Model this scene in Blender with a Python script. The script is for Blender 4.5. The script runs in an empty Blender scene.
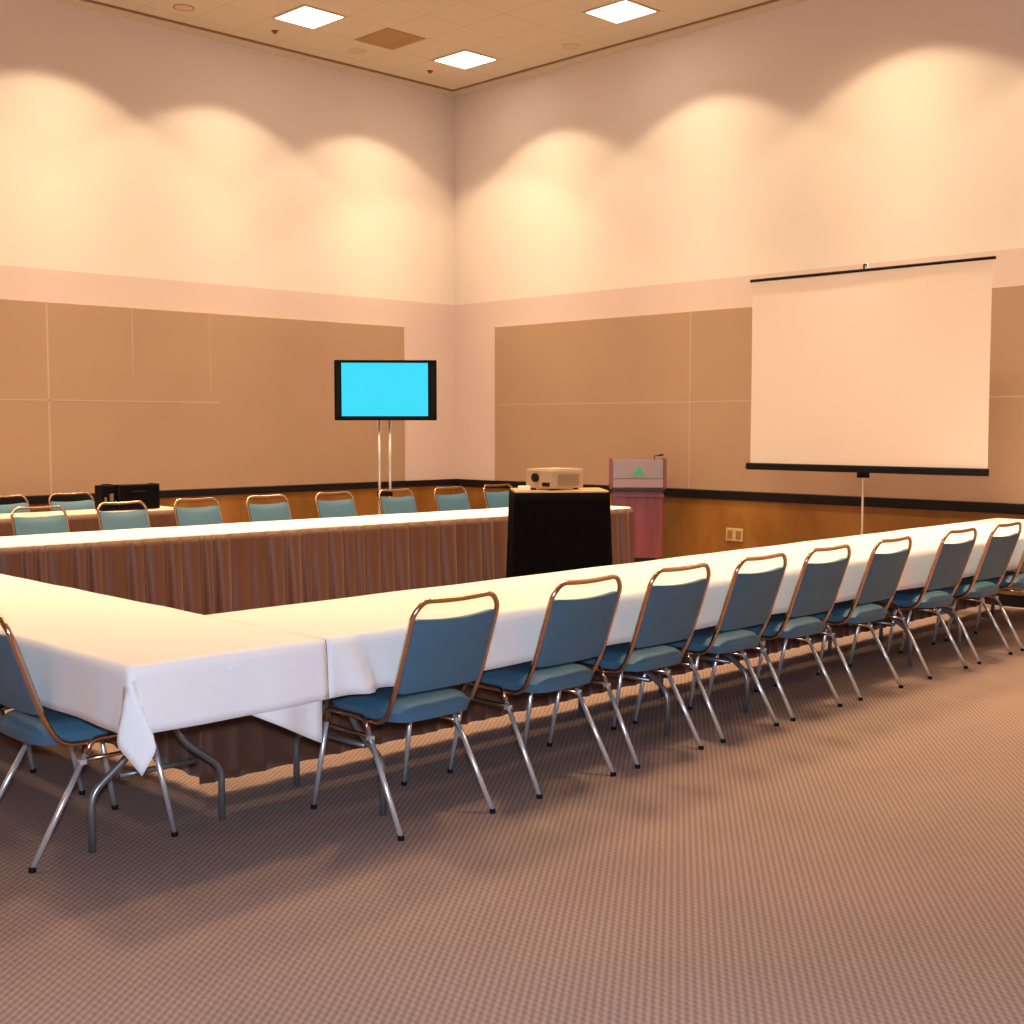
import bpy, bmesh, math, random
from mathutils import Vector, Matrix
random.seed(7)
PI = math.pi
scene = bpy.context.scene
COL = scene.collection

# ------------------------------------------------------------------ materials
def lin(r, g, b):
    f = lambda c: (c/255/12.92) if c/255 <= 0.04045 else ((c/255+0.055)/1.055)**2.4
    return (f(r), f(g), f(b), 1)

def mat(name, col, rough=.6, metal=0, noise=0, nscale=20, bump=0, bscale=200, spec=.5, sheen=0, coat=0):
    m = bpy.data.materials.new(name); m.use_nodes = True
    nt = m.node_tree; b = nt.nodes['Principled BSDF']
    b.inputs['Roughness'].default_value = rough
    b.inputs['Metallic'].default_value = metal
    b.inputs['Specular IOR Level'].default_value = spec
    b.inputs['Coat Weight'].default_value = coat
    b.inputs['Sheen Weight'].default_value = sheen
    tc = nt.nodes.new('ShaderNodeTexCoord')
    n = nt.nodes.new('ShaderNodeTexNoise'); n.inputs['Scale'].default_value = nscale
    n.inputs['Detail'].default_value = 3
    nt.links.new(tc.outputs['Object'], n.inputs['Vector'])
    mix = nt.nodes.new('ShaderNodeMix'); mix.data_type = 'RGBA'
    c = col[:3]
    mix.inputs[6].default_value = (*[max(0, x*(1-noise)) for x in c], 1)
    mix.inputs[7].default_value = (*[min(1, x*(1+noise)) for x in c], 1)
    nt.links.new(n.outputs['Fac'], mix.inputs[0])
    nt.links.new(mix.outputs[2], b.inputs['Base Color'])
    if bump:
        n2 = nt.nodes.new('ShaderNodeTexNoise'); n2.inputs['Scale'].default_value = bscale
        nt.links.new(tc.outputs['Object'], n2.inputs['Vector'])
        bp = nt.nodes.new('ShaderNodeBump'); bp.inputs['Strength'].default_value = bump
        bp.inputs['Distance'].default_value = .01
        nt.links.new(n2.outputs['Fac'], bp.inputs['Height'])
        nt.links.new(bp.outputs['Normal'], b.inputs['Normal'])
    return m

def emis(name, col, strength):
    m = bpy.data.materials.new(name); m.use_nodes = True
    b = m.node_tree.nodes['Principled BSDF']
    b.inputs['Base Color'].default_value = (.02, .02, .02, 1)
    b.inputs['Emission Color'].default_value = (*col[:3], 1)
    b.inputs['Emission Strength'].default_value = strength
    return m

def math_node(nt, op, a, b=None, c=None):
    n = nt.nodes.new('ShaderNodeMath'); n.operation = op
    for i, v in enumerate((a, b, c)):
        if v is None: continue
        if isinstance(v, (int, float)): n.inputs[i].default_value = v
        else: nt.links.new(v, n.inputs[i])
    return n.outputs[0]

def carpet_mat():
    m = mat('carpet', lin(150, 118, 108), rough=.95, spec=.1)
    nt = m.node_tree; b = nt.nodes['Principled BSDF']
    g = nt.nodes.new('ShaderNodeNewGeometry'); s = nt.nodes.new('ShaderNodeSeparateXYZ')
    nt.links.new(g.outputs['Position'], s.inputs[0])
    # woven dashes running at 38 degrees to the left wall, neighbouring rows offset by half a dash
    c38, s38 = math.cos(math.radians(38)), math.sin(math.radians(38))
    al = math_node(nt, 'ADD', math_node(nt, 'MULTIPLY', s.outputs[0], c38), math_node(nt, 'MULTIPLY', s.outputs[1], s38))
    ac = math_node(nt, 'SUBTRACT', math_node(nt, 'MULTIPLY', s.outputs[0], s38), math_node(nt, 'MULTIPLY', s.outputs[1], c38))
    s1 = math_node(nt, 'SINE', math_node(nt, 'MULTIPLY', ac, 2*PI/.022))
    s2 = math_node(nt, 'SINE', math_node(nt, 'ADD', math_node(nt, 'MULTIPLY', al, 2*PI/.03), math_node(nt, 'MULTIPLY', ac, PI/.022)))
    fac = math_node(nt, 'ADD', math_node(nt, 'MULTIPLY_ADD', s1, .3, .5), math_node(nt, 'MULTIPLY', s2, .13))
    nz = nt.nodes.new('ShaderNodeTexNoise'); nz.inputs['Scale'].default_value = 90
    nt.links.new(g.outputs['Position'], nz.inputs['Vector'])
    fac2 = math_node(nt, 'ADD', math_node(nt, 'MULTIPLY', fac, .62), math_node(nt, 'MULTIPLY', nz.outputs['Fac'], .38))
    r = nt.nodes.new('ShaderNodeValToRGB')
    r.color_ramp.elements[0].position = .2; r.color_ramp.elements[0].color = lin(*CARPET_DARK)
    r.color_ramp.elements[1].position = .82; r.color_ramp.elements[1].color = lin(*CARPET_LIGHT)
    nt.links.new(fac2, r.inputs[0])
    big = nt.nodes.new('ShaderNodeTexNoise'); big.inputs['Scale'].default_value = 1.3; big.inputs['Detail'].default_value = 3
    nt.links.new(g.outputs['Position'], big.inputs['Vector'])
    mx = nt.nodes.new('ShaderNodeMix'); mx.data_type = 'RGBA'; mx.blend_type = 'MULTIPLY'
    mx.inputs[0].default_value = 1
    v = math_node(nt, 'MULTIPLY_ADD', big.outputs['Fac'], .24, .88)
    cc = nt.nodes.new('ShaderNodeCombineColor')
    for i in range(3): nt.links.new(v, cc.inputs[i])
    nt.links.new(r.outputs[0], mx.inputs[6]); nt.links.new(cc.outputs[0], mx.inputs[7])
    nt.links.new(mx.outputs[2], b.inputs['Base Color'])
    bp = nt.nodes.new('ShaderNodeBump'); bp.inputs['Strength'].default_value = .35; bp.inputs['Distance'].default_value = .004
    nt.links.new(fac2, bp.inputs['Height']); nt.links.new(bp.outputs['Normal'], b.inputs['Normal'])
    return m
CARPET_DARK = (130, 106, 100); CARPET_LIGHT = (170, 144, 132)

TX, TY, LX, LY = .5125, .555, 7.4, 10.3       # ceiling tile pitch and the centre of one light tile
def ceiling_mat():
    m = mat('ceiling_tile', lin(226, 205, 172), rough=.9, spec=.1)
    nt = m.node_tree; b = nt.nodes['Principled BSDF']
    g = nt.nodes.new('ShaderNodeNewGeometry'); s = nt.nodes.new('ShaderNodeSeparateXYZ')
    nt.links.new(g.outputs['Position'], s.inputs[0])
    def line(o, c, p):
        t = math_node(nt, 'FRACT', math_node(nt, 'DIVIDE', math_node(nt, 'SUBTRACT', o, c - p/2 - 50*p), p))
        d = math_node(nt, 'ABSOLUTE', math_node(nt, 'SUBTRACT', t, .5))
        return math_node(nt, 'GREATER_THAN', d, .5-.012)
    l = math_node(nt, 'MAXIMUM', line(s.outputs[0], LX, TX), line(s.outputs[1], LY, TY))
    nz = nt.nodes.new('ShaderNodeTexNoise'); nz.inputs['Scale'].default_value = 60
    nt.links.new(g.outputs['Position'], nz.inputs['Vector'])
    r = nt.nodes.new('ShaderNodeMix'); r.data_type = 'RGBA'
    r.inputs[6].default_value = lin(206, 192, 170); r.inputs[7].default_value = lin(218, 205, 184)
    nt.links.new(nz.outputs['Fac'], r.inputs[0])
    r2 = nt.nodes.new('ShaderNodeMix'); r2.data_type = 'RGBA'
    nt.links.new(l, r2.inputs[0]); nt.links.new(r.outputs[2], r2.inputs[6])
    r2.inputs[7].default_value = lin(198, 182, 158)
    nt.links.new(r2.outputs[2], b.inputs['Base Color'])
    return m

def wood_mat(name, c1, c2, scale=(1, 1, 12), rough=.3, coat=.3):
    m = mat(name, c1, rough=rough, coat=coat)
    nt = m.node_tree; b = nt.nodes['Principled BSDF']
    tc = nt.nodes.new('ShaderNodeTexCoord'); mp = nt.nodes.new('ShaderNodeMapping')
    mp.inputs['Scale'].default_value = scale
    nt.links.new(tc.outputs['Object'], mp.inputs[0])
    n = nt.nodes.new('ShaderNodeTexNoise'); n.inputs['Scale'].default_value = 3; n.inputs['Detail'].default_value = 6
    n.inputs['Distortion'].default_value = .6
    nt.links.new(mp.outputs[0], n.inputs['Vector'])
    r = nt.nodes.new('ShaderNodeValToRGB')
    r.color_ramp.elements[0].position = .35; r.color_ramp.elements[0].color = c1
    r.color_ramp.elements[1].position = .68; r.color_ramp.elements[1].color = c2
    nt.links.new(n.outputs['Fac'], r.inputs[0]); nt.links.new(r.outputs[0], b.inputs['Base Color'])
    return m

M = {}
M['carpet'] = carpet_mat()
M['ceiling'] = ceiling_mat()
M['paint_up'] = mat('upper_wall_paint', lin(226, 212, 200), rough=.85, spec=.15, noise=.015, nscale=3)
M['paint_low'] = mat('lower_wall_paint', lin(214, 190, 180), rough=.85, spec=.15, noise=.015, nscale=3)
M['fabric_wall'] = mat('tan_wall_fabric', lin(172, 140, 114), rough=.95, spec=.1, noise=.05, nscale=2, bump=.15, bscale=600)
M['seam'] = mat('pale_seam', lin(188, 160, 138), rough=.8, spec=.1)
M['rail'] = mat('black_rail', lin(22, 16, 16), rough=.6, spec=.2)
M['wainscot'] = wood_mat('amber_wainscot', lin(128, 84, 34), lin(160, 108, 50), scale=(.8, .8, .35), rough=.35, coat=.15)
M['trimdark'] = mat('ceiling_edge_trim', lin(138, 102, 70), rough=.7)
M['cloth'] = mat('white_tablecloth', lin(240, 234, 232), rough=.75, spec=.2, noise=.012, nscale=6, bump=.06, bscale=30)
M['skirt'] = mat('brown_skirt', lin(100, 62, 44), rough=.45, spec=.5, noise=.12, nscale=2.5, sheen=.2)
M['black_skirt'] = mat('black_skirt', lin(9, 8, 8), rough=.9, spec=.05, noise=.1)
M['tabletop'] = mat('table_laminate', lin(150, 130, 110), rough=.5)
M['tableleg'] = mat('grey_table_steel', lin(150, 150, 148), rough=.35, metal=.75)
M['chrome'] = mat('chair_chrome', lin(242, 242, 244), rough=.27, metal=.72)
M['chrome_warm'] = mat('chair_chrome_wall_reflection', lin(214, 176, 148), rough=.2, metal=1)  # chair chrome again, the warm walls' reflection put into its colour
M['blue'] = mat('blue_vinyl', lin(70, 108, 130), rough=.5, spec=.5, noise=.06, nscale=14, bump=.1, bscale=300)
M['rubber'] = mat('black_rubber', lin(14, 14, 16), rough=.7, spec=.2)
M['tvblack'] = mat('tv_bezel', lin(8, 6, 10), rough=.6, spec=.12)
M['tvscreen'] = emis('cyan_screen', lin(0, 222, 255), .95)
M['screen'] = mat('projection_fabric', lin(232, 214, 200), rough=.9, spec=.1, noise=.01, nscale=2)
M['cherry'] = wood_mat('cherry_wood', lin(108, 38, 24), lin(138, 56, 36), scale=(6, 6, .6), rough=.35, coat=.25)
M['podsign'] = mat('grey_plaque', lin(146, 128, 132), rough=.4)
M['podsign2'] = mat('pink_plaque', lin(158, 128, 130), rough=.4)
M['green'] = mat('green_mark', lin(50, 166, 120), rough=.5)
M['darkbase'] = mat('dark_plinth', lin(40, 28, 26), rough=.6)
M['beige'] = mat('beige_plastic', lin(166, 142, 116), rough=.5)
M['beige_d'] = mat('beige_grille', lin(130, 104, 84), rough=.6)
M['oak'] = wood_mat('pale_wood', lin(196, 156, 110), lin(214, 176, 130))
M['plate'] = mat('ivory_plate', lin(196, 168, 120), rough=.4)
M['platehole'] = mat('outlet_face', lin(150, 112, 66), rough=.4)
M['vent'] = mat('return_vent', lin(176, 142, 92), rough=.8)
M['ventslat'] = mat('return_vent_slat', lin(190, 156, 106), rough=.8)
M['ring'] = mat('downlight_ring', lin(206, 180, 148), rough=.5)
M['ringdark'] = mat('downlight_inside', lin(190, 160, 126), rough=.6)
M['sprinkler'] = mat('sprinkler_metal', lin(150, 96, 60), rough=.4, metal=.4)
M['panel_light'] = emis('light_diffuser', (1, .88, .72), 9)
M['white'] = mat('white_plastic', lin(225, 222, 215), rough=.4)

# ------------------------------------------------------------------ mesh helpers
def obj(name, bm, m, parent=None, smooth=False, loc=None):
    me = bpy.data.meshes.new(name)
    bmesh.ops.recalc_face_normals(bm, faces=bm.faces)
    bm.to_mesh(me); bm.free()
    for k in (m if isinstance(m, (list, tuple)) else [m]): me.materials.append(k)
    if smooth:
        for p in me.polygons: p.use_smooth = True
        if smooth == 'auto': me.set_sharp_from_angle(angle=math.radians(40))
    o = bpy.data.objects.new(name, me); COL.objects.link(o)
    if parent: o.parent = parent
    if loc: o.location = loc
    return o
def tag(o, label=None, cat=None, group=None, kind=None):
    if label: o['label'] = label
    if cat: o['category'] = cat
    if group: o['group'] = group
    if kind: o['kind'] = kind
    return o
def thing(name, label, cat, loc=(0, 0, 0), rz=0, group=None):
    o = bpy.data.objects.new(name, None); COL.objects.link(o); o.empty_display_size = .1
    o.location = loc; o.rotation_euler = (0, 0, rz)
    return tag(o, label, cat, group)
def copy_tree(o, parent=None):
    c = o.copy(); COL.objects.link(c)
    if parent: c.parent = parent
    for ch in list(o.children): copy_tree(ch, c)
    return c

def box(bm, x0, x1, y0, y1, z0, z1, bev=0, mtx=None, mi=0):
    r = bmesh.ops.create_cube(bm, size=1)
    vs = r['verts']
    for v in vs:
        v.co = Vector(((x0+x1)/2+v.co.x*(x1-x0), (y0+y1)/2+v.co.y*(y1-y0), (z0+z1)/2+v.co.z*(z1-z0)))
    fs = set(f for v in vs for f in v.link_faces)
    if bev:
        es = list(set(e for v in vs for e in v.link_edges))
        rb = bmesh.ops.bevel(bm, geom=es, offset=bev, segments=2, profile=.6, affect='EDGES')
        vs = list(set(v for f in rb['faces'] for v in f.verts) | set(v for v in vs if v.is_valid))
        fs = set(f for v in vs for f in v.link_faces)
    for f in fs: f.material_index = mi
    if mtx:
        for v in vs: v.co = mtx @ v.co
def B(*a, **k):
    bm = bmesh.new(); box(bm, *a, **k); return bm

def fillet(pts, r, n=6):
    pts = [Vector(p) for p in pts]; out = [pts[0]]
    for i in range(1, len(pts)-1):
        a, b, c = pts[i-1], pts[i], pts[i+1]
        rr = r[i-1] if isinstance(r, (list, tuple)) else r
        d = min(rr, (a-b).length*.49, (c-b).length*.49)
        p, q = b+(a-b).normalized()*d, b+(c-b).normalized()*d
        for k in range(n+1):
            t = k/n; out.append(p*(1-t)**2+b*2*t*(1-t)+q*t*t)
    out.append(pts[-1]); return out
def tube(bm, pts, r, n=10, cap=True, r1=None):
    pts = [Vector(p) for p in pts]; rings = []
    prev = None
    for i, p in enumerate(pts):
        t = (pts[min(i+1, len(pts)-1)]-pts[max(i-1, 0)]).normalized()
        if prev is None:
            u = t.orthogonal().normalized()
        else:
            u = (prev - t*prev.dot(t)).normalized()
        prev = u; w = t.cross(u)
        rr = r if r1 is None else r+(r1-r)*i/(len(pts)-1)
        rings.append([bm.verts.new(p+(u*math.cos(2*PI*k/n)+w*math.sin(2*PI*k/n))*rr) for k in range(n)])
    for a, b in zip(rings, rings[1:]):
        for k in range(n): bm.faces.new((a[k], a[(k+1) % n], b[(k+1) % n], b[k]))
    if cap: bm.faces.new(rings[0][::-1]); bm.faces.new(rings[-1])
def T(pts, r, n=10, f=0, r1=None):
    bm = bmesh.new(); tube(bm, fillet(pts, f) if f else pts, r, n, r1=r1); return bm
def lathe(bm, prof, c=(0, 0, 0), n=24, axis='z'):
    rings = []
    for r, z in prof:
        rings.append([bm.verts.new(Vector((c[0]+r*math.cos(2*PI*k/n), c[1]+r*math.sin(2*PI*k/n), c[2]+z))) for k in range(n)])
    for a, b in zip(rings, rings[1:]):
        for k in range(n): bm.faces.new((a[k], a[(k+1) % n], b[(k+1) % n], b[k]))
    bm.faces.new(rings[0][::-1]); bm.faces.new(rings[-1])
def slab(bm, F, G, nu, nv, u0=0, u1=1, v0=0, v1=1):
    """closed pad: front surface F(u,v), rear surface G(u,v)"""
    A = [[bm.verts.new(F(u0+(u1-u0)*i/nu, v0+(v1-v0)*j/nv)) for j in range(nv+1)] for i in range(nu+1)]
    Bk = [[bm.verts.new(G(u0+(u1-u0)*i/nu, v0+(v1-v0)*j/nv)) for j in range(nv+1)] for i in range(nu+1)]
    for i in range(nu):
        for j in range(nv):
            bm.faces.new((A[i][j], A[i+1][j], A[i+1][j+1], A[i][j+1]))
            bm.faces.new((Bk[i][j], Bk[i][j+1], Bk[i+1][j+1], Bk[i+1][j]))
    for i in range(nu):
        bm.faces.new((A[i][0], Bk[i][0], Bk[i+1][0], A[i+1][0])); bm.faces.new((A[i][nv], A[i+1][nv], Bk[i+1][nv], Bk[i][nv]))
    for j in range(nv):
        bm.faces.new((A[0][j], A[0][j+1], Bk[0][j+1], Bk[0][j])); bm.faces.new((A[nu][j], Bk[nu][j], Bk[nu][j+1], A[nu][j+1]))

# ------------------------------------------------------------------ the room
XR, YL, H = 10.38, 11.52, 5.45          # right wall plane, left wall plane, ceiling height
XB, YB = -3.6, -3.6
BAND = 2.965
def struct(name, bm, m, **k):
    return tag(obj(name, bm, m, **k), kind='structure')
struct('floor', B(XB, XR, YB, YL, -.1, 0), M['carpet'])
struct('ceiling', B(XB, XR, YB, YL, H, H+.1), M['ceiling'])
def wall(name, x0, x1, y0, y1):
    bm = bmesh.new(); box(bm, x0, x1, y0, y1, -.1, BAND, mi=1); box(bm, x0, x1, y0, y1, BAND, H+.1, mi=0)
    return struct(name, bm, [M['paint_up'], M['paint_low']])
wall('wall_left', XB, XR, YL, YL+.15)
wall('wall_right', XR, XR+.15, YB, YL+.15)
wall('wall_back', XB-.15, XB, YB-.15, YL+.15)
wall('wall_front', XB, XR+.15, YB-.15, YB)
# chair rail and wainscot on the two visible walls
struct('trim_1', B(XB, XR, YL-.035, YL, .79, .86, bev=.006), M['rail'])
struct('trim_2', B(XR-.035, XR, YB, YL-.035, .775, .86, bev=.006), M['rail'])
struct('trim_3', B(XB, XR, YL-.02, YL, .0, .79), M['wainscot'])
struct('trim_4', B(XR-.02, XR, YB, YL-.02, .0, .775), M['wainscot'])
struct('baseboard_left', B(XB, XR-.03, YL-.032, YL-.02, 0, .1, bev=.003), M['rail'])
struct('baseboard_right', B(XR-.032, XR-.02, YB, YL-.035, 0, .1, bev=.003), M['rail'])
# ceiling edge trim
G = .17
bm = bmesh.new()
box(bm, XB, XR-G, YL-G-.035, YL-G, H-.012, H); box(bm, XR-G-.025, XR-G, YB, YL-G, H-.012, H)
struct('trim_5', bm, M['trimdark'])
bm = bmesh.new()
box(bm, XB, XR, YL-G, YL, H-.02, H); box(bm, XR-G, XR, YB, YL-G, H-.02, H)
struct('trim_6', bm, M['ceiling'])

# fabric wall panels
def wall_panel(name, label, left, a0, a1, seams, hseam):
    t = thing(name, label, 'wall panel', ((a0+a1)/2, YL, .86) if left else (XR, (a0+a1)/2, .86))
    def BX(s0, s1, d0, d1, z0, z1, **k):
        bm = bmesh.new()
        c = (a0+a1)/2
        if left: box(bm, s0-c, s1-c, -d1, -d0, z0-.86, z1-.86, **k)
        else: box(bm, -d1, -d0, s0-c, s1-c, z0-.86, z1-.86, **k)
        return bm
    obj('fabric_face', BX(a0, a1, 0, .025, .861, 2.66, bev=.006), M['fabric_wall'], t)
    for s, z0, w in seams: obj('seam', BX(s-w*.8, s+w*.8, .0245, .0262, z0, 2.65), M['seam'], t)
    obj('seam', BX(*hseam, .0245, .0262, 1.745, 1.757), M['seam'], t)
    return t
wall_panel('fabric_wall_panel', 'long tan fabric wall panel on the left wall behind the television', True, 1.0, 9.57,
           [(3.54, .87, .008), (5.26, .87, .011), (6.12, 2.0, .006), (6.98, 1.85, .005)], (1.01, 7.1))
wall_panel('fabric_wall_panel', 'tan fabric wall panel on the right wall behind the projection screen and lectern', False, 1.0, 10.79,
           [(7.93, .87, .008), (3.4, .87, .008)], (1.01, 10.7))

# outlet on the right wall
t = thing('wall_outlet', 'small ivory outlet plate on the amber wainscot right of the lectern', 'outlet', (XR-.02, 7.36, .43))
obj('plate', B(-.012, 0, -.1, .1, -.065, .065, bev=.004), M['plate'], t)
for s in (-1, 1): obj('socket', B(-.016, -.011, s*.05-.03, s*.05+.03, -.042, .042, bev=.002), M['platehole'], t)

# ------------------------------------------------------------------ ceiling fittings
def ceiling_light(x, y, label):
    t = thing('ceiling_light', label, 'ceiling light', (x, y, H), 0, 'square ceiling lights')
    bm = bmesh.new(); w, h, e = TX/2-.004, TY/2-.004, .026
    box(bm, -w, w, -h, -h+e, -.01, 0); box(bm, -w, w, h-e, h, -.01, 0)
    box(bm, -w, -w+e, -h+e, h-e, -.01, 0); box(bm, w-e, w, -h+e, h-e, -.01, 0)
    obj('frame', bm, M['ring'], t)
    obj('diffuser', B(-w+e, w-e, -h+e, h-e, -.007, -.001), M['panel_light'], t)
ceiling_light(7.41, 10.3, 'square white ceiling light left of the square ceiling vent')
ceiling_light(9.45, 10.3, 'square white ceiling light nearest the corner where the two walls meet')
ceiling_light(9.43, 8.08, 'square white ceiling light over the right wall side, above the lectern')
t = thing('ceiling_vent', 'square tan air vent between two ceiling lights', 'vent', (8.41, 10.3, H))
obj('vent_frame', B(-TX/2+.005, TX/2-.005, -TY/2+.005, TY/2-.005, -.006, 0), M['vent'], t)
bm = bmesh.new()
for k in range(14):
    y = -TY/2+.04+k*.0365; box(bm, -TX/2+.03, TX/2-.03, y-.005, y+.005, -.012, -.005)
obj('vent_slats', bm, M['ventslat'], t)
for (x, y, l) in ((6.4, 10.9, 'round recessed downlight at the top edge of the picture, left of both ceiling lights'),
                  (8.43, 10.87, 'faint round downlight below the square ceiling vent'),
                  (9.91, 9.17, 'faint round downlight beside the right edge of the ceiling')):
    t = thing('recessed_downlight', l, 'downlight', (x, y, H), 0, 'recessed downlights')
    bm = bmesh.new(); lathe(bm, [(.085, 0), (.085, -.006), (.1, -.006), (.1, 0)]); obj('trim_ring', bm, M['vent' if x < 7 else 'ring'], t)
    bm = bmesh.new(); lathe(bm, [(.084, -.001), (.084, -.004)]); obj('reflector', bm, M['ring'], t)
for (x, y, l) in ((7.42, 10.9, 'small brown sprinkler head below the left ceiling light'),
                  (9.47, 10.9, 'small brown sprinkler head beside the ceiling light in the corner')):
    bm = bmesh.new(); lathe(bm, [(.035, 0), (.035, -.008), (.012, -.012), (.012, -.02), (.024, -.022), (.024, -.026)], n=14)
    tag(obj('sprinkler_head', bm, M['sprinkler'], loc=(x, y, H)), l, 'sprinkler', 'ceiling sprinklers')

# ------------------------------------------------------------------ chairs
def make_chair():
    root = thing('banquet_chair', 'chair', 'chair')
    rt = .0106
    for s in (-1, 1):
        rf, rtp = Vector((s*.232, -.27, 0)), Vector((s*.214, -.035, .415))
        ff, ftp = Vector((s*.232, .27, 0)), Vector((s*.214, .19, .415))
        d1 = (rf-rtp).normalized(); d2 = (ff-ftp).normalized()
        def leg(foot, d, top):
            o = obj('leg', T([foot+Vector((0, 0, .012)), top+d*.055], rt), M['chrome'], root, smooth=True)
            bm = bmesh.new(); lathe(bm, [(.0128, 0), (.0128, .014), (.011, .018)], c=foot, n=12)
            obj('foot_cap', bm, M['rubber'], o, smooth='auto')
        leg(rf, d1, rtp); leg(ff, d2, ftp)
        bm = bmesh.new(); tube(bm, fillet([rtp+d1*.055, rtp, ftp, ftp+d2*.055], .05, 6), rt)
        obj('side_rail', bm, M['chrome_warm'], root, smooth=True)
        a = rf+(rtp-rf)*.83; b = ff+(ftp-ff)*.83
        obj('stretcher', T([a-Vector((s*.012, 0, 0)), b-Vector((s*.012, 0, 0))], .008, 8), M['chrome_warm'], root, smooth=True)
        obj('stacking_clip', B(a.x-.0125, a.x+.0125, a.y-.0125, a.y+.0125, a.z-.012, a.z+.008, bev=.003), M['chrome'], root)
    pts = [(-.196, .16, .408), (-.205, -.15, .405), (-.212, -.215, .53), (-.212, -.322, .835), (-.17, -.336, .883), (0, -.331, .874),
           (.17, -.336, .883), (.212, -.322, .835), (.212, -.215, .53), (.205, -.15, .405), (.196, .16, .408)]
    pth = fillet(pts, [.09, .05, .03, .03, .09, .03, .03, .05, .09], 6)
    bm = bmesh.new(); tube(bm, pth, .0105, 10); obj('back_frame', bm, M['chrome_warm'], root, smooth=True)
    # cross bars under the seat
    for y in (-.06, .12):
        obj('cross_bar', T([(-.2, y, .402), (.2, y, .402)], .008, 8), M['chrome'], root, smooth=True)
    # seat cushion
    def sup(u, v, ex):  # map square to rounded square
        x, y = 2*u-1, 2*v-1
        k = 1/((abs(x)**ex+abs(y)**ex)**(1/ex)) if (x or y) else 1
        m_ = max(abs(x), abs(y)); return x*k*m_, y*k*m_, m_
    def ST(u, v):
        x, y, m_ = sup(u, v, 5); e = max(0, (m_-.72)/.28)
        w = .214+.008*y
        return Vector((x*w, .0+y*.232, .48+.012*(1-m_*m_)-.03*e**2.2 - .01*max(0, y)**3))
    def SB(u, v):
        x, y, m_ = sup(u, v, 5); return Vector((x*(.205+.012*y), .0+y*.222, .413))
    bm = bmesh.new(); slab(bm, ST, SB, 14, 14); obj('seat', bm, M['blue'], root, smooth='auto')
    # back pad
    def bp(u, v, f):
        x, y, m_ = sup(u, v, 26)
        z = .672+y*.146; yy = -.215-(z-.53)*(.107/.305)
        curve = .018*(1-x*x)
        xx = x*.204
        dz = -.014*(1-abs(x)**2)*max(0, y)
        if f: return Vector((xx, yy+.017-curve*.6+.012*(1-m_**6), z+dz))
        return Vector((xx, yy-.010-curve*.7-.004*(1-m_**8), z+dz))
    bm = bmesh.new(); slab(bm, lambda u, v: bp(u, v, 1), lambda u, v: bp(u, v, 0), 14, 12); obj('backrest', bm, M['blue'], root, smooth='auto')
    return root
proto = make_chair(); first = [True]
def place_chair(x, y, rz, label, group):
    if first[0]: c = proto; first[0] = False
    else: c = copy_tree(proto)
    c.location = (x, y, 0); c.rotation_euler = (0, 0, rz); c['label'] = label; c['group'] = group
    return c
# front row, rear feet pairs read from the photo: (x left foot, x right foot, y)
front = [(2.91, 3.37, 3.53), (3.66, 4.11, 3.55), (4.29, 4.74, 3.55), (4.96, 5.40, 3.575), (5.62, 6.07, 3.61), (6.38, 6.83, 3.66),
         (7.17, 7.62, 3.64), (7.96, 8.40, 3.70), (8.71, 9.15, 3.74)]
fl = ['large blue chair nearest the camera in the front row, beside the cloth fold',
      'blue chair second in the front row counted from the table corner',
      'blue chair third in the front row counted from the table corner',
      'blue chair fourth in the front row, below the white tabletop near the outlet',
      'blue chair in the middle of the front row, fifth from the table corner',
      'blue chair sixth in the front row, under the left end of the projection screen',
      'blue chair seventh in the front row, third from the right edge of the picture',
      'blue chair eighth in the front row, second from the right edge of the picture',
      'blue chair cut by the right edge of the picture, last of the front row']
for (a, b, y), l, rz in zip(front, fl, (0, .01, .0, .015, .01, .02, .0, .01, .01)):
    yf = 3.525+.0125*((a+b)/2-2.9); xf = (a+b)/2*yf/y
    place_chair(xf, yf+.27, rz, l, 'blue chairs along the front table row')
place_chair(1.80+.27, 4.385, -PI/2, 'blue chair at the left table, beside the hanging cloth corner', 'blue chairs at the left table')
place_chair(1.80+.27, 5.13, -PI/2, 'blue chair cut by the left edge of the picture, behind the nearest left chair', 'blue chairs at the left table')
# back row, facing the camera: backs at Y about 9.45
YC = 9.36
bk = [(5, 58), (100, 150), (176, 222), (248, 290), (318, 357), (381, 418), (438, 473), (490, 525)]

# ------------------------------------------------------------------ camera (also used to read where a sight line meets a plane)
F = 1267.0
vx = Vector((1800-512, 512-424, -F)).normalized()
vy = Vector((-740-512, 512-425.3, -F)); vy = (vy-vx*vx.dot(vy)).normalized()
vz = vx.cross(vy)
W = Matrix((vx, vy, vz))               # world = W @ camera
cam = bpy.data.cameras.new('camera'); co = bpy.data.objects.new('camera', cam); COL.objects.link(co)
co.matrix_world = Matrix.Translation((0, 0, 1.52)) @ W.to_4x4()
cam.sensor_width = 36; cam.lens = 36*F/1024; cam.clip_start = .05
scene.camera = co

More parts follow.
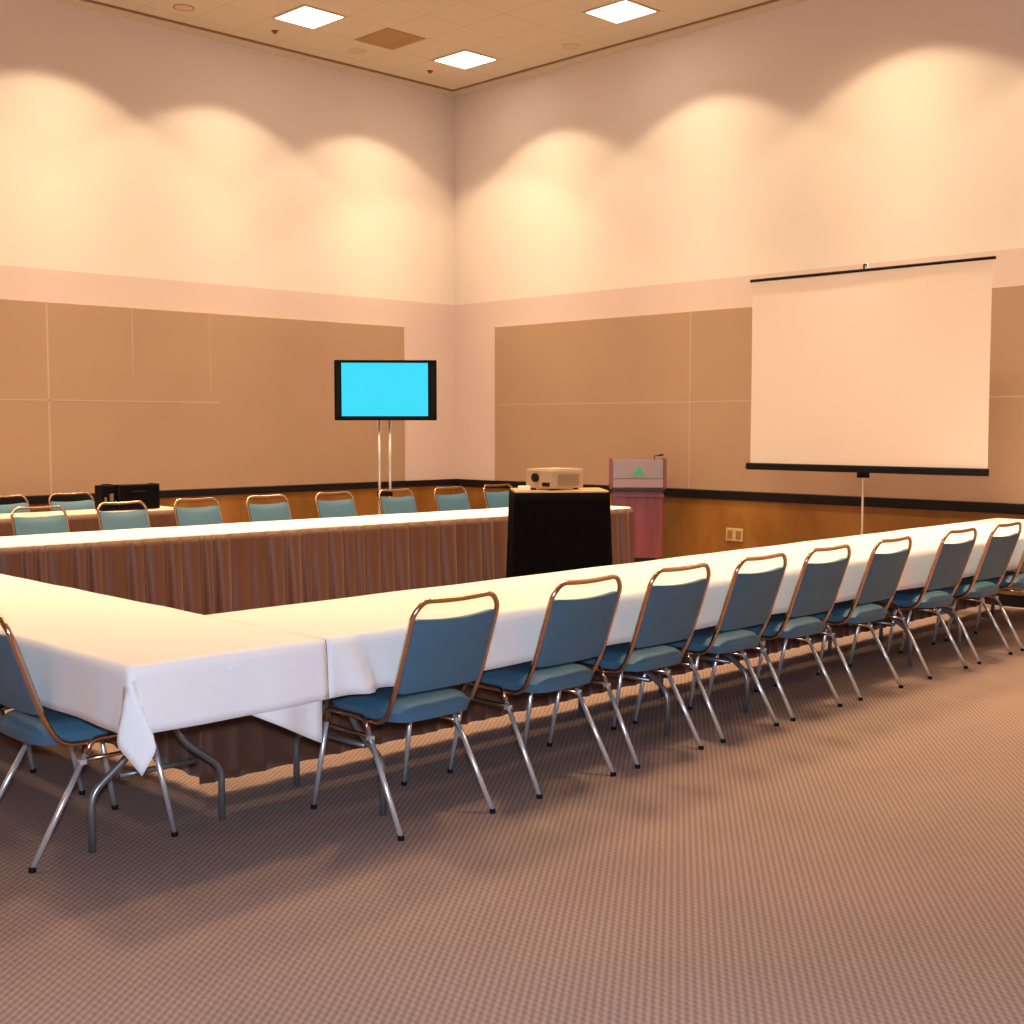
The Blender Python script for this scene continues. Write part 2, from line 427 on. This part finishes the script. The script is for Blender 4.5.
bx = [4.27, 5.02, 5.73, 6.43, 7.18, 7.93, 8.62, 9.33]
bl = ['grey-green chair behind the back table, farthest left in its row',
      'grey-green chair behind the back table, in front of the black equipment cases',
      'grey-green chair behind the back table, just right of the black equipment cases',
      'grey-green chair behind the back table, fourth from the left edge',
      'grey-green chair behind the back table, just left of the television stand',
      'grey-green chair behind the back table, just right of the television stand',
      'grey-green chair behind the back table, below the corner of the room',
      'grey-green chair behind the back table, partly hidden by the black skirted cart']
for x, l, dy in zip(bx, bl, (-.1, 0, .03, 0, 0, 0, -.03, 0)):
    place_chair(x, YC+dy, PI-.03, l, 'chairs behind the back table')
place_chair(4.73, 10.98, PI, 'chair at the far left table against the left wall, cut by the picture edge', 'chairs at the far table')
place_chair(5.36, 10.98, PI, 'chair at the far left table, left of the black equipment cases', 'chairs at the far table')

# ------------------------------------------------------------------ tables
ZT = .742
def folding_table(x, y, L, Wd, rz, label, group, inset=.35, low=False):
    t = thing('folding_table', label, 'table', (x, y, 0), rz, group)
    obj('tabletop', B(-L/2, L/2, -Wd/2, Wd/2, ZT-.024, ZT, bev=.006), M['tabletop'], t)
    hw = Wd/2-.11
    for s in (-1, 1):
        X = s*(L/2-inset)
        for q in (-1, 1):
            o = obj('leg', T([(X, q*.05, ZT-.024), (X, q*.05, .43), (X, q*.11, .33), (X, q*hw, .21), (X, q*hw, 0)], .0135, 10, f=.05), M['tableleg'], t, smooth=True)
        obj('leg_crossbar', T([(X, -hw+.11, .255), (X, hw-.11, .255)], .011, 10), M['tableleg'], t, smooth=True)
        obj('leg_brace', T([(X, 0, .45), (X-s*.4, 0, ZT-.024)], .008, 8), M['tableleg'], t, smooth=True)
        obj('leg_brace', T([(X, -.06, .45), (X, .06, .45)], .009, 8), M['tableleg'], t, smooth=True)
    return t
FY0, FY1 = 3.69, 4.49
FA = .0125
FYC, FW = (FY0+FY1)/2, FY1-FY0-.01
for k, l in enumerate(['white-clothed front row table nearest the camera, its grey legs under the first chairs',
                       'middle table of the front row, behind the fourth to sixth chair',
                       'last table of the front row, at the right edge of the picture']):
    folding_table(2.70+1.245+2.48*k, FYC+FA*(1.245+2.48*k), 2.46, FW, FA, l, 'front row tables', inset=.33)
folding_table(2.305, 3.69+1.08, 2.14, .75, PI/2, 'left side table with bent grey legs under the hanging cloth corner', 'left side tables', inset=.5)
folding_table(2.305, 3.69+2.16+1.02, 2.02, .75, PI/2, 'left side table farther back, at the left edge of the picture', 'left side tables', inset=.4)
# back row is turned slightly
BA = math.radians(-3.6)
BO = Vector((9.11, 7.66, 0)); BD = Vector((-math.cos(BA), -math.sin(BA), 0)); BN = Vector((math.sin(-BA), math.cos(BA), 0))
BW = .70
for k, l in enumerate(['back row table at its right end beside the lectern', 'back row table in the middle, before the television', 'back row table at the left edge of the picture']):
    c = BO+BD*(1.2+2.4*k)+BN*(BW/2+.005)
    folding_table(c.x, c.y, 2.38, BW-.02, BA, l, 'back row tables')

def cloth_mesh(x0, x1, y0, y1, d, zt=.75, step=.03, wav=.006, ph=0, tuck=None):
    """draped sheet; d = (drop at x0, x1, y0, y1)"""
    def axis(a0, a1, da, db):
        o = []
        n = max(1, round(da/step)) if da else 0
        o += [a0-da*(1-i/n) for i in range(n)]
        m_ = max(2, round((a1-a0)/step)); o += [a0+(a1-a0)*i/m_ for i in range(m_+1)]
        n = max(1, round(db/step)) if db else 0
        o += [a1+db*(i+1)/n for i in range(n)]
        return o
    us, vs = axis(x0, x1, d[0], d[1]), axis(y0, y1, d[2], d[3])
    bm = bmesh.new(); g = []
    e = .004
    for u in us:
        row = []
        for v in vs:
            a = x0-u if u < x0-1e-6 else (u-x1 if u > x1+1e-6 else 0); sx = -1 if u < x0 else 1
            b = y0-v if v < y0-1e-6 else (v-y1 if v > y1+1e-6 else 0); sy = -1 if v < y0 else 1
            cx_, cy_ = min(max(u, x0), x1), min(max(v, y0), y1)
            if a and b:
                r = math.hypot(a, b); th = math.atan2(b, a)
                ca, cb = sx, sy
                out = .05*math.sin(2*th)*r; side = .26*math.sin(4*th)*r-.14*math.sin(2*th)*r
                q = .7071
                px_ = cx_+ca*(e+.02*r)+q*(ca*out+ca*side)
                py_ = cy_+cb*(e+.02*r)+q*(cb*out-cb*side)
                # folds lean to each side of the corner
                row.append(bm.verts.new((px_, py_, zt-max(a, b)-.58*min(a, b)**2/max(a, b))))
            elif a:
                f = min(1, a/.25)
                w = wav*f*(math.sin(v*9+ph)+.6*math.sin(v*23+ph*2))
                row.append(bm.verts.new((cx_+sx*(e+.05*a+abs(w)*.5+w), cy_, zt-a+.004*math.sin(v*5))))
            elif b:
                f = min(1, b/.25)
                w = wav*f*(math.sin(u*8+ph)+.6*math.sin(u*21+ph*2))
                row.append(bm.verts.new((cx_, cy_+sy*(e+.05*b+abs(w)*.5+w), zt-b+.004*math.sin(u*5))))
            else:
                row.append(bm.verts.new((u, v, zt+.0015*math.sin(u*7+v*3)*math.sin(v*11+u*2+ph))))
        g.append(row)
    for i in range(len(us)-1):
        for j in range(len(vs)-1): bm.faces.new((g[i][j], g[i+1][j], g[i+1][j+1], g[i][j+1]))
    return bm, us, vs, g
def solid(o, th=.003):
    md = o.modifiers.new('thickness', 'SOLIDIFY'); md.thickness = th; md.offset = 1
    return o
DR = .215
bm, *_ = cloth_mesh(1.925, 2.685, 3.68, 7.62, (DR, 0, DR, 0), step=.0275)
o = solid(obj('tablecloth', bm, M['cloth'], smooth=True))
tag(o, 'white tablecloth on the left table with a pointed corner hanging down', 'tablecloth', 'white tablecloths')
# front cloth, with a fold and a hanging flap at its near end
bm, us, vs, g = cloth_mesh(2.689, 10.15, 3.68, FY1+.008, (0, DR, DR, .0), ph=1, wav=.004)
for i, u in enumerate(us):
    for j, v in enumerate(vs):
        p = g[i][j].co
        if v < 3.68-1e-6:
            b = 3.68-v; f = b/DR; s = u-2.70
            if s < .4: p.y -= .05*f*math.exp(-((s-.05-.1*f)/.045)**2)-.02*f*math.exp(-((s-.14-.1*f)/.04)**2)
            if s < .12: p.z += .0
n = 14; m_ = 10; fg = []
for i in range(n+1):
    s = i/n; r_ = []
    for j in range(m_+1):
        t_ = j/m_; bot = .575-.2*s
        r_.append(bm.verts.new((2.28+.39*s, 3.676+.018*math.sin(s*9)*t_+.0, .712*(1-t_)+bot*t_)))
    fg.append(r_)
for i in range(n):
    for j in range(m_): bm.faces.new((fg[i][j], fg[i+1][j], fg[i+1][j+1], fg[i][j+1]))
bmesh.ops.transform(bm, matrix=Matrix.Translation((2.7, 3.68, 0)) @ Matrix.Rotation(FA, 4, 'Z') @ Matrix.Translation((-2.7, -3.68, 0)), verts=bm.verts)
o = solid(obj('tablecloth', bm, M['cloth'], smooth=True), .002)
tag(o, 'long white tablecloth on the front table row behind the blue chairs', 'tablecloth', 'white tablecloths')
# back cloth (local frame of the back row)
bm, *_ = cloth_mesh(-7.2, 0, 0, BW, (0, .02, .03, DR), ph=2)
bmesh.ops.transform(bm, matrix=Matrix.Translation(BO) @ Matrix.Rotation(BA, 4, 'Z'), verts=bm.verts)
o = solid(obj('tablecloth', bm, M['cloth'], smooth=True))
tag(o, 'long white tablecloth on the back table row above the brown skirt', 'tablecloth', 'white tablecloths')

def skirt_mesh(path, z0, z1, pitch, amp, flare=0, step=.014, seed=1):
    rnd = random.Random(seed)
    pts = [Vector(p) for p in path]; segs = []; L = 0
    for a, b in zip(pts, pts[1:]): segs.append((L, a, b)); L += (b-a).length
    n = int(L/step); 
    # pleat phase with random widths
    ph = [0]; s = 0; cuts = [0]
    while s < L+pitch: s += pitch*rnd.uniform(.65, 1.4); cuts.append(s)
    lean = [rnd.uniform(-.4, .4) for _ in cuts]; dep = [rnd.uniform(.5, 1.25) for _ in cuts]
    nz = 14; bm = bmesh.new(); g = []
    for i in range(n+1):
        s = L*i/n
        for (l0, a, b) in segs:
            if s >= l0-1e-9: A, Bp, l = a, b, l0
        d = (Bp-A).normalized(); nr = Vector((d.y, -d.x, 0)); p = A+d*(s-l)
        k = max(j for j in range(len(cuts)) if cuts[j] <= s+1e-9); t = (s-cuts[k])/(cuts[k+1]-cuts[k])
        row = []
        for j in range(nz+1):
            h = j/nz
            tt = t+lean[k]*.18*h*math.sin(PI*t)
            prof = (math.sin(PI*tt)**.7 if 0 < tt < 1 else 0)
            off = amp*dep[k]*(.35+.65*h)*prof+flare*h
            row.append(bm.verts.new((p.x+nr.x*off, p.y+nr.y*off, z1+(z0-z1)*h)))
        g.append(row)
    for i in range(n):
        for j in range(nz): bm.faces.new((g[i][j], g[i+1][j], g[i+1][j+1], g[i][j+1]))
    return bm
def skirt(name, label, group, path, z0, z1, pitch, amp, m, flare=0, seed=1, th=.002):
    o = obj(name, skirt_mesh(path, z0, z1, pitch, amp, flare, seed=seed), m, smooth=True)
    md = o.modifiers.new('thickness', 'SOLIDIFY'); md.thickness = th; md.offset = -1
    return tag(o, label, 'table skirt', group)
R = Matrix.Rotation(BA, 3, 'Z')
pb = lambda x, y: BO+R @ Vector((x, y, 0))
skirt('table_skirt', 'long brown pleated skirt along the inner side of the back table row', 'brown table skirts',
      [pb(-6.3, -.012), pb(.012, -.012), pb(.012, BW+.01)], .02, .738, .125, .085, M['skirt'], seed=3)
skirt('table_skirt', 'shaded brown skirt on the inner side of the front row, seen behind grey table legs', 'brown table skirts',
      [(10.1, FY1+.02+FA*7.4, 0), (2.67, FY1+.02, 0)], .05, .738, .13, .022, M['skirt'], seed=5)
skirt('table_skirt', 'brown skirt on the inner side of the left table, hidden below the white tabletop', 'brown table skirts',
      [(2.71, FY1+.035, 0), (2.71, 7.5, 0)], .05, .738, .13, .022, M['skirt'], seed=6)

# far table against the left wall
t = folding_table(4.85, 10.72, 2.4, .4, 0, 'narrow far table in front of the left wall, under the black cases', None, inset=.3)
M['cloth_tan'] = mat('pinkish_tablecloth', lin(226, 190, 170), rough=.8, spec=.1)
bm, *_ = cloth_mesh(3.64, 6.07, 10.51, 10.93, (0, .03, .04, .1), ph=3)
tag(solid(obj('tablecloth', bm, M['cloth_tan'], smooth=True)), 'pinkish white cloth on the narrow far table by the left wall', 'tablecloth', 'white tablecloths')
skirt('table_skirt', 'reddish brown skirt on the narrow far table by the left wall', 'brown table skirts',
      [(3.64, 10.5, 0), (6.08, 10.5, 0), (6.08, 10.93, 0)], .03, .738, .12, .025, M['skirt'], seed=8)

# black cases on the far table
t = thing('equipment_case', 'small upright black case with pale marks on the far table', 'case', (5.37, 10.62, .755), 0, 'black cases on the far table')
obj('case_body', B(-.065, .065, -.06, .1, 0, .225, bev=.012), M['tvblack'], t)
obj('handle', T([(-.05, 0, .224), (-.04, 0, .232), (.04, 0, .232), (.05, 0, .224)], .006, 8, f=.01), M['rubber'], t)
obj('latch', B(.0, .035, -.066, -.058, .06, .15, bev=.003), M['beige_d'], t)
obj('latch', B(-.05, -.03, -.066, -.058, .07, .12, bev=.003), M['beige_d'], t)
t = thing('equipment_case', 'long black case with a flat front on the far table', 'case', (5.655, 10.62, .755), 0, 'black cases on the far table')
obj('case_body', B(-.2, .2, -.06, .12, 0, .222, bev=.008), M['tvblack'], t)
obj('corner_guard', B(-.205, -.19, -.065, .125, 0, .228, bev=.003), M['rubber'], t)
obj('corner_guard', B(.19, .205, -.065, .125, 0, .228, bev=.003), M['rubber'], t)
obj('handle', T([(-.06, -.055, .16), (-.05, -.075, .16), (.05, -.075, .16), (.06, -.055, .16)], .006, 8, f=.01), M['rubber'], t)

# ------------------------------------------------------------------ television
t = thing('television', 'flat television showing a plain cyan picture on a chrome stand', 'television', (8.24, 10.2, 0), math.radians(-41))
obj('housing', B(-.522, .522, -.035, .03, 1.565, 2.18, bev=.01), M['tvblack'], t)
obj('back_cover', B(-.36, .36, .03, .07, 1.64, 2.1, bev=.015), M['tvblack'], t)
obj('screen', B(-.448, .432, -.0385, -.034, 1.608, 2.15), M['tvscreen'], t)
for s in (-1, 1):
    obj('speaker_grille', B(s*.482-.018, s*.482+.018, -.038, -.034, 1.62, 2.13, bev=.001), M['rubber'], t)
    obj('pole', T([(s*.055-.02, .1, .03), (s*.055-.02, .1, 1.85)], .015, 14), M['chrome'], t, smooth=True)
obj('mount', B(-.14, .1, .065, .125, 1.7, 2.0, bev=.005), M['rubber'], t)
bm = bmesh.new(); lathe(bm, [(.33, 0), (.33, .012), (.3, .03), (.1, .035)], c=(-.02, .1, 0), n=32)
obj('base', bm, M['rubber'], t, smooth='auto')
obj('shelf_bracket', B(-.1, .06, .075, .125, .78, .83, bev=.004), M['rubber'], t)

# ------------------------------------------------------------------ projection screen
SX, SY0, SY1 = 9.6, 4.44, 6.66
t = thing('projection_screen', 'white tripod projection screen standing before the right wall', 'projection screen', (SX, 5.55, 0))
y0, y1 = SY0-5.55, SY1-5.55
bm = bmesh.new()
def sf(u, v, o): 
    z = 1.175+(2.80-1.175)*v; y = y0+(y1-y0)*u
    return Vector((-.0015-o+.003*math.sin(u*5+1)*math.sin(v*4), y*(1-.004*math.sin(v*PI)), z))
slab(bm, lambda u, v: sf(u, v, .002), lambda u, v: sf(u, v, 0), 16, 12)
obj('screen_fabric', bm, M['screen'], t, smooth='auto')
obj('top_bar', T([(0, y0-.02, 2.805), (0, y1+.02, 2.805)], .013, 12), M['rubber'], t, smooth=True)
obj('case', B(-.03, .035, y0-.0, y1+.035, 1.115, 1.175, bev=.012), M['rubber'], t)
obj('pole', T([(.05, 0, .25), (.05, 0, 2.87)], .011, 12), M['chrome'], t, smooth=True)
obj('hook', T([(.05, 0, 2.86), (.0, 0, 2.85), (.0, 0, 2.805)], .008, 8), M['rubber'], t)
obj('handle_block', B(.02, .08, -.045, .045, 1.07, 1.14, bev=.006), M['rubber'], t)
for a in (90, 210, 330):
    c, s = math.cos(math.radians(a)), math.sin(math.radians(a))
    obj('leg', T([(.05+.012*c, .012*s, .42), (.05+.45*c, .5*s, .012)], .01, 10), M['chrome'], t, smooth=True)

# ------------------------------------------------------------------ lectern
t = thing('lectern', 'cherry wood lectern with grey plaque and green triangle mark', 'lectern', (9.88, 8.22, 0), math.radians(-48))
obj('base', B(-.19, .19, -.16, .16, 0, .19, bev=.004), M['darkbase'], t)
obj('body', B(-.25, .25, -.2, .2, .19, .86, bev=.006), M['cherry'], t)
obj('molding', B(-.262, .262, -.214, .21, .80, .825, bev=.005), M['cherry'], t)
obj('molding', B(-.268, .268, -.219, .215, .855, .885, bev=.005), M['darkbase'], t)
obj('upper_body', B(-.26, .26, -.2, .2, .885, 1.14, bev=.004), M['cherry'], t)
for s in (-1, 1):
    bm = bmesh.new()
    box(bm, s*.268-.014, s*.268+.014, -.225, .22, .885, 1.185, bev=.003)
    obj('side_panel', bm, M['cherry'], t)
obj('reading_top', B(-.254, .254, -.2, .2, 1.14, 1.16, mtx=Matrix.Translation((0, 0, 0))), M['cherry'], t)
p = obj('plaque', B(-.25, .25, -.214, -.2, .985, 1.17, bev=.003), M['podsign'], t)
obj('plaque', B(-.25, .25, -.212, -.2, .895, .98, bev=.003), M['podsign2'], t)
# green mark: stacked triangle like a small fir tree
bm = bmesh.new()
def prism(bm, poly, ya, yb):
    a = [bm.verts.new((x, ya, z)) for x, z in poly]; b = [bm.verts.new((x, yb, z)) for x, z in poly]
    bm.faces.new(a); bm.faces.new(b[::-1])
    for i in range(len(poly)): bm.faces.new((a[i], a[(i+1) % len(poly)], b[(i+1) % len(poly)], b[i]))
prism(bm, [(-.05, 1.015), (.06, 1.015), (.045, 1.045), (.028, 1.07), (.012, 1.102), (-.002, 1.102), (-.018, 1.07), (-.035, 1.04)], -.2165, -.2135)
prism(bm, [(-.085, 1.015), (-.052, 1.015), (-.052, 1.028)], -.2165, -.2135)
obj('green_mark', bm, M['green'], p)
obj('microphone_stem', T([(.17, 0, 1.16), (.17, 0, 1.2), (.2, -.02, 1.215), (.225, -.05, 1.212)], .004, 8, f=.02), M['rubber'], t)
bm = bmesh.new(); tube(bm, [(.215, -.04, 1.212), (.225, -.05, 1.213), (.25, -.075, 1.218), (.255, -.08, 1.219)], .009, 10); obj('microphone', bm, M['rubber'], t, smooth=True)

# ------------------------------------------------------------------ projector cart
CX, CY, CZ = 7.12, 6.71, 1.01
ca = math.radians(-40)
t = thing('projector_cart', 'tall projector cart with pale wooden top under a black skirt', 'cart', (CX, CY, 0), ca)
obj('top', B(-.355, .355, -.24, .24, CZ-.02, CZ+.012, bev=.004), M['oak'], t)
obj('shelf', B(-.325, .325, -.21, .21, .3, .32, bev=.003), M['rubber'], t)
for sx in (-1, 1):
    for sy in (-1, 1):
        o = obj('leg', B(sx*.325-.015, sx*.325+.015, sy*.205-.015, sy*.205+.015, .08, CZ-.02), M['rubber'], t)
        bm = bmesh.new(); lathe(bm, [(.035, -.01), (.04, -.008), (.04, .008), (.035, .01)], n=16)
        bmesh.ops.transform(bm, matrix=Matrix.Translation((sx*.325, sy*.205, .04)) @ Matrix.Rotation(PI/2, 4, 'X'), verts=bm.verts)
        obj('caster', bm, M['rubber'], o, smooth='auto')
Rc = Matrix.Rotation(ca, 3, 'Z'); pc = lambda x, y: Vector((CX, CY, 0))+Rc @ Vector((x, y, 0))
skirt('cart_skirt', 'black pleated skirt wrapped round the projector cart', None,
      [pc(-.36, .25), pc(-.36, -.247), pc(.36, -.247), pc(.36, .25), pc(-.36, .25)], .02, CZ-.001, .1, .02, M['black_skirt'], flare=.025, seed=4)
t = thing('projector', 'beige boxy projector on top of the black skirted cart', 'projector', (CX-.0, CY, CZ+.013), ca)
t.rotation_euler = (0, 0, ca+math.radians(38)); t.location = (*pc(-.03, .0).to_tuple()[:2], CZ+.012)
obj('housing', B(-.17, .17, -.145, .145, .012, .155, bev=.01), M['beige'], t)
obj('top_cover', B(-.16, .16, -.135, .135, .154, .162, bev=.003), M['beige'], t)
bm = bmesh.new()
for k in range(7): box(bm, -.11, .12, -.148, -.143, .035+k*.013, .041+k*.013)
obj('vent_grille', bm, M['beige_d'], t)
bm = bmesh.new(); tube(bm, [(-.165, .03, .095), (-.19, .03, .095)], .034, 20); obj('lens', bm, M['rubber'], t)
obj('input_panel', B(-.174, -.168, -.12, -.04, .03, .06, bev=.002), M['rubber'], t)
for sx in (-1, 1):
    for sy in (-1, 1): obj('foot', B(sx*.13-.015, sx*.13+.015, sy*.1-.015, sy*.1+.015, 0, .014), M['rubber'], t)
c_ = pc(-.28, -.15)
t = thing('power_adapter', 'small pale adapter box left of the projector on the cart', 'adapter', (c_.x, c_.y, CZ+.012), ca)
obj('adapter_body', B(-.045, .045, -.03, .03, 0, .035, bev=.006), M['white'], t)
obj('adapter_cable', T([(.045, 0, .012), (.07, .01, .006), (.09, .04, .006), (.1, .08, .006)], .004, 8, f=.02), M['rubber'], t)

# ------------------------------------------------------------------ lights
WARM = (1, .72, .40)
def area(name, loc, size, e, col=WARM, rot=(0, 0, 0), sy=None, spread=None):
    l = bpy.data.lights.new(name, 'AREA'); l.energy = e; l.color = col; l.size = size
    if sy: l.shape = 'RECTANGLE'; l.size_y = sy
    if spread: l.spread = spread
    o = bpy.data.objects.new(name, l); COL.objects.link(o); o.location = loc; o.rotation_euler = rot; return o
def spot(name, loc, e, ang, blend, col=(1, .77, .50), rot=(0, 0, 0)):
    l = bpy.data.lights.new(name, 'SPOT'); l.energy = e; l.color = col; l.spot_size = math.radians(ang); l.spot_blend = blend
    l.shadow_soft_size = .05
    # beam shape of the reflector: strongest straight down, weaker towards the rim
    l.use_nodes = True; nt = l.node_tree; em = nt.nodes['Emission']
    tc = nt.nodes.new('ShaderNodeTexCoord'); sp = nt.nodes.new('ShaderNodeSeparateXYZ'); nt.links.new(tc.outputs['Normal'], sp.inputs[0])
    z2 = math_node(nt, 'MULTIPLY', sp.outputs[2], sp.outputs[2])
    s2 = math_node(nt, 'ADD', math_node(nt, 'SUBTRACT', 1.0, z2), .1)
    nt.links.new(math_node(nt, 'DIVIDE', 1.0, math_node(nt, 'POWER', s2, 1.25)), em.inputs['Strength'])
    o = bpy.data.objects.new(name, l); COL.objects.link(o); o.location = loc; o.rotation_euler = rot; return o
E_WASH, E_PANEL, E_FLASH = 50, 45, 182
DW = 1.0
for x in (-1.9, -.1, 1.75, 3.55, 5.36, 7.15, 9.05):
    spot('wall_washer_lamp', (x, YL-DW, H-.03), E_WASH, 110, .22, rot=(math.radians(4), 0, 0))
for y in (-2.1, -.3, 1.6, 3.5, 5.55, 7.75, 9.85):
    spot('wall_washer_lamp', (XR-DW, y, H-.03), E_WASH, 110, .22, rot=(0, math.radians(-4), 0))
# the ceiling's other square panels, outside the picture
for x in (LX+TX*4*k for k in (-3, -2, -1, 0, 1)):
    for y in (LY-TY*4*k for k in (0, 1, 2, 3, 4)):
        if (x > 7 and y > 10) or (x > 9 and y > 8) or x+y < 8.9: continue
        near = x > 9 or y > 10          # the rows beside the washed walls are dimmed
        area('ceiling_panel_lamp', (x, y, H-.02), .5, E_PANEL*(.2 if near else 1), sy=.53, spread=math.radians(115))
# the camera's flash
l = bpy.data.lights.new('camera_flash', 'AREA'); l.energy = E_FLASH; l.color = (.60, .76, 1); l.size = .12
o = bpy.data.objects.new('camera_flash', l); COL.objects.link(o)
o.matrix_world = Matrix.Translation(Vector((0, 0, 1.66))) @ W.to_4x4()

wd = bpy.data.worlds.new('world'); scene.world = wd; wd.use_nodes = True
wd.node_tree.nodes['Background'].inputs[0].default_value = (1, .8, .6, 1); wd.node_tree.nodes['Background'].inputs[1].default_value = .05
vs_ = scene.view_settings
vs_.view_transform = 'Standard'; vs_.look = 'None'; vs_.gamma = 1; vs_.exposure = 0; vs_.use_curve_mapping = False
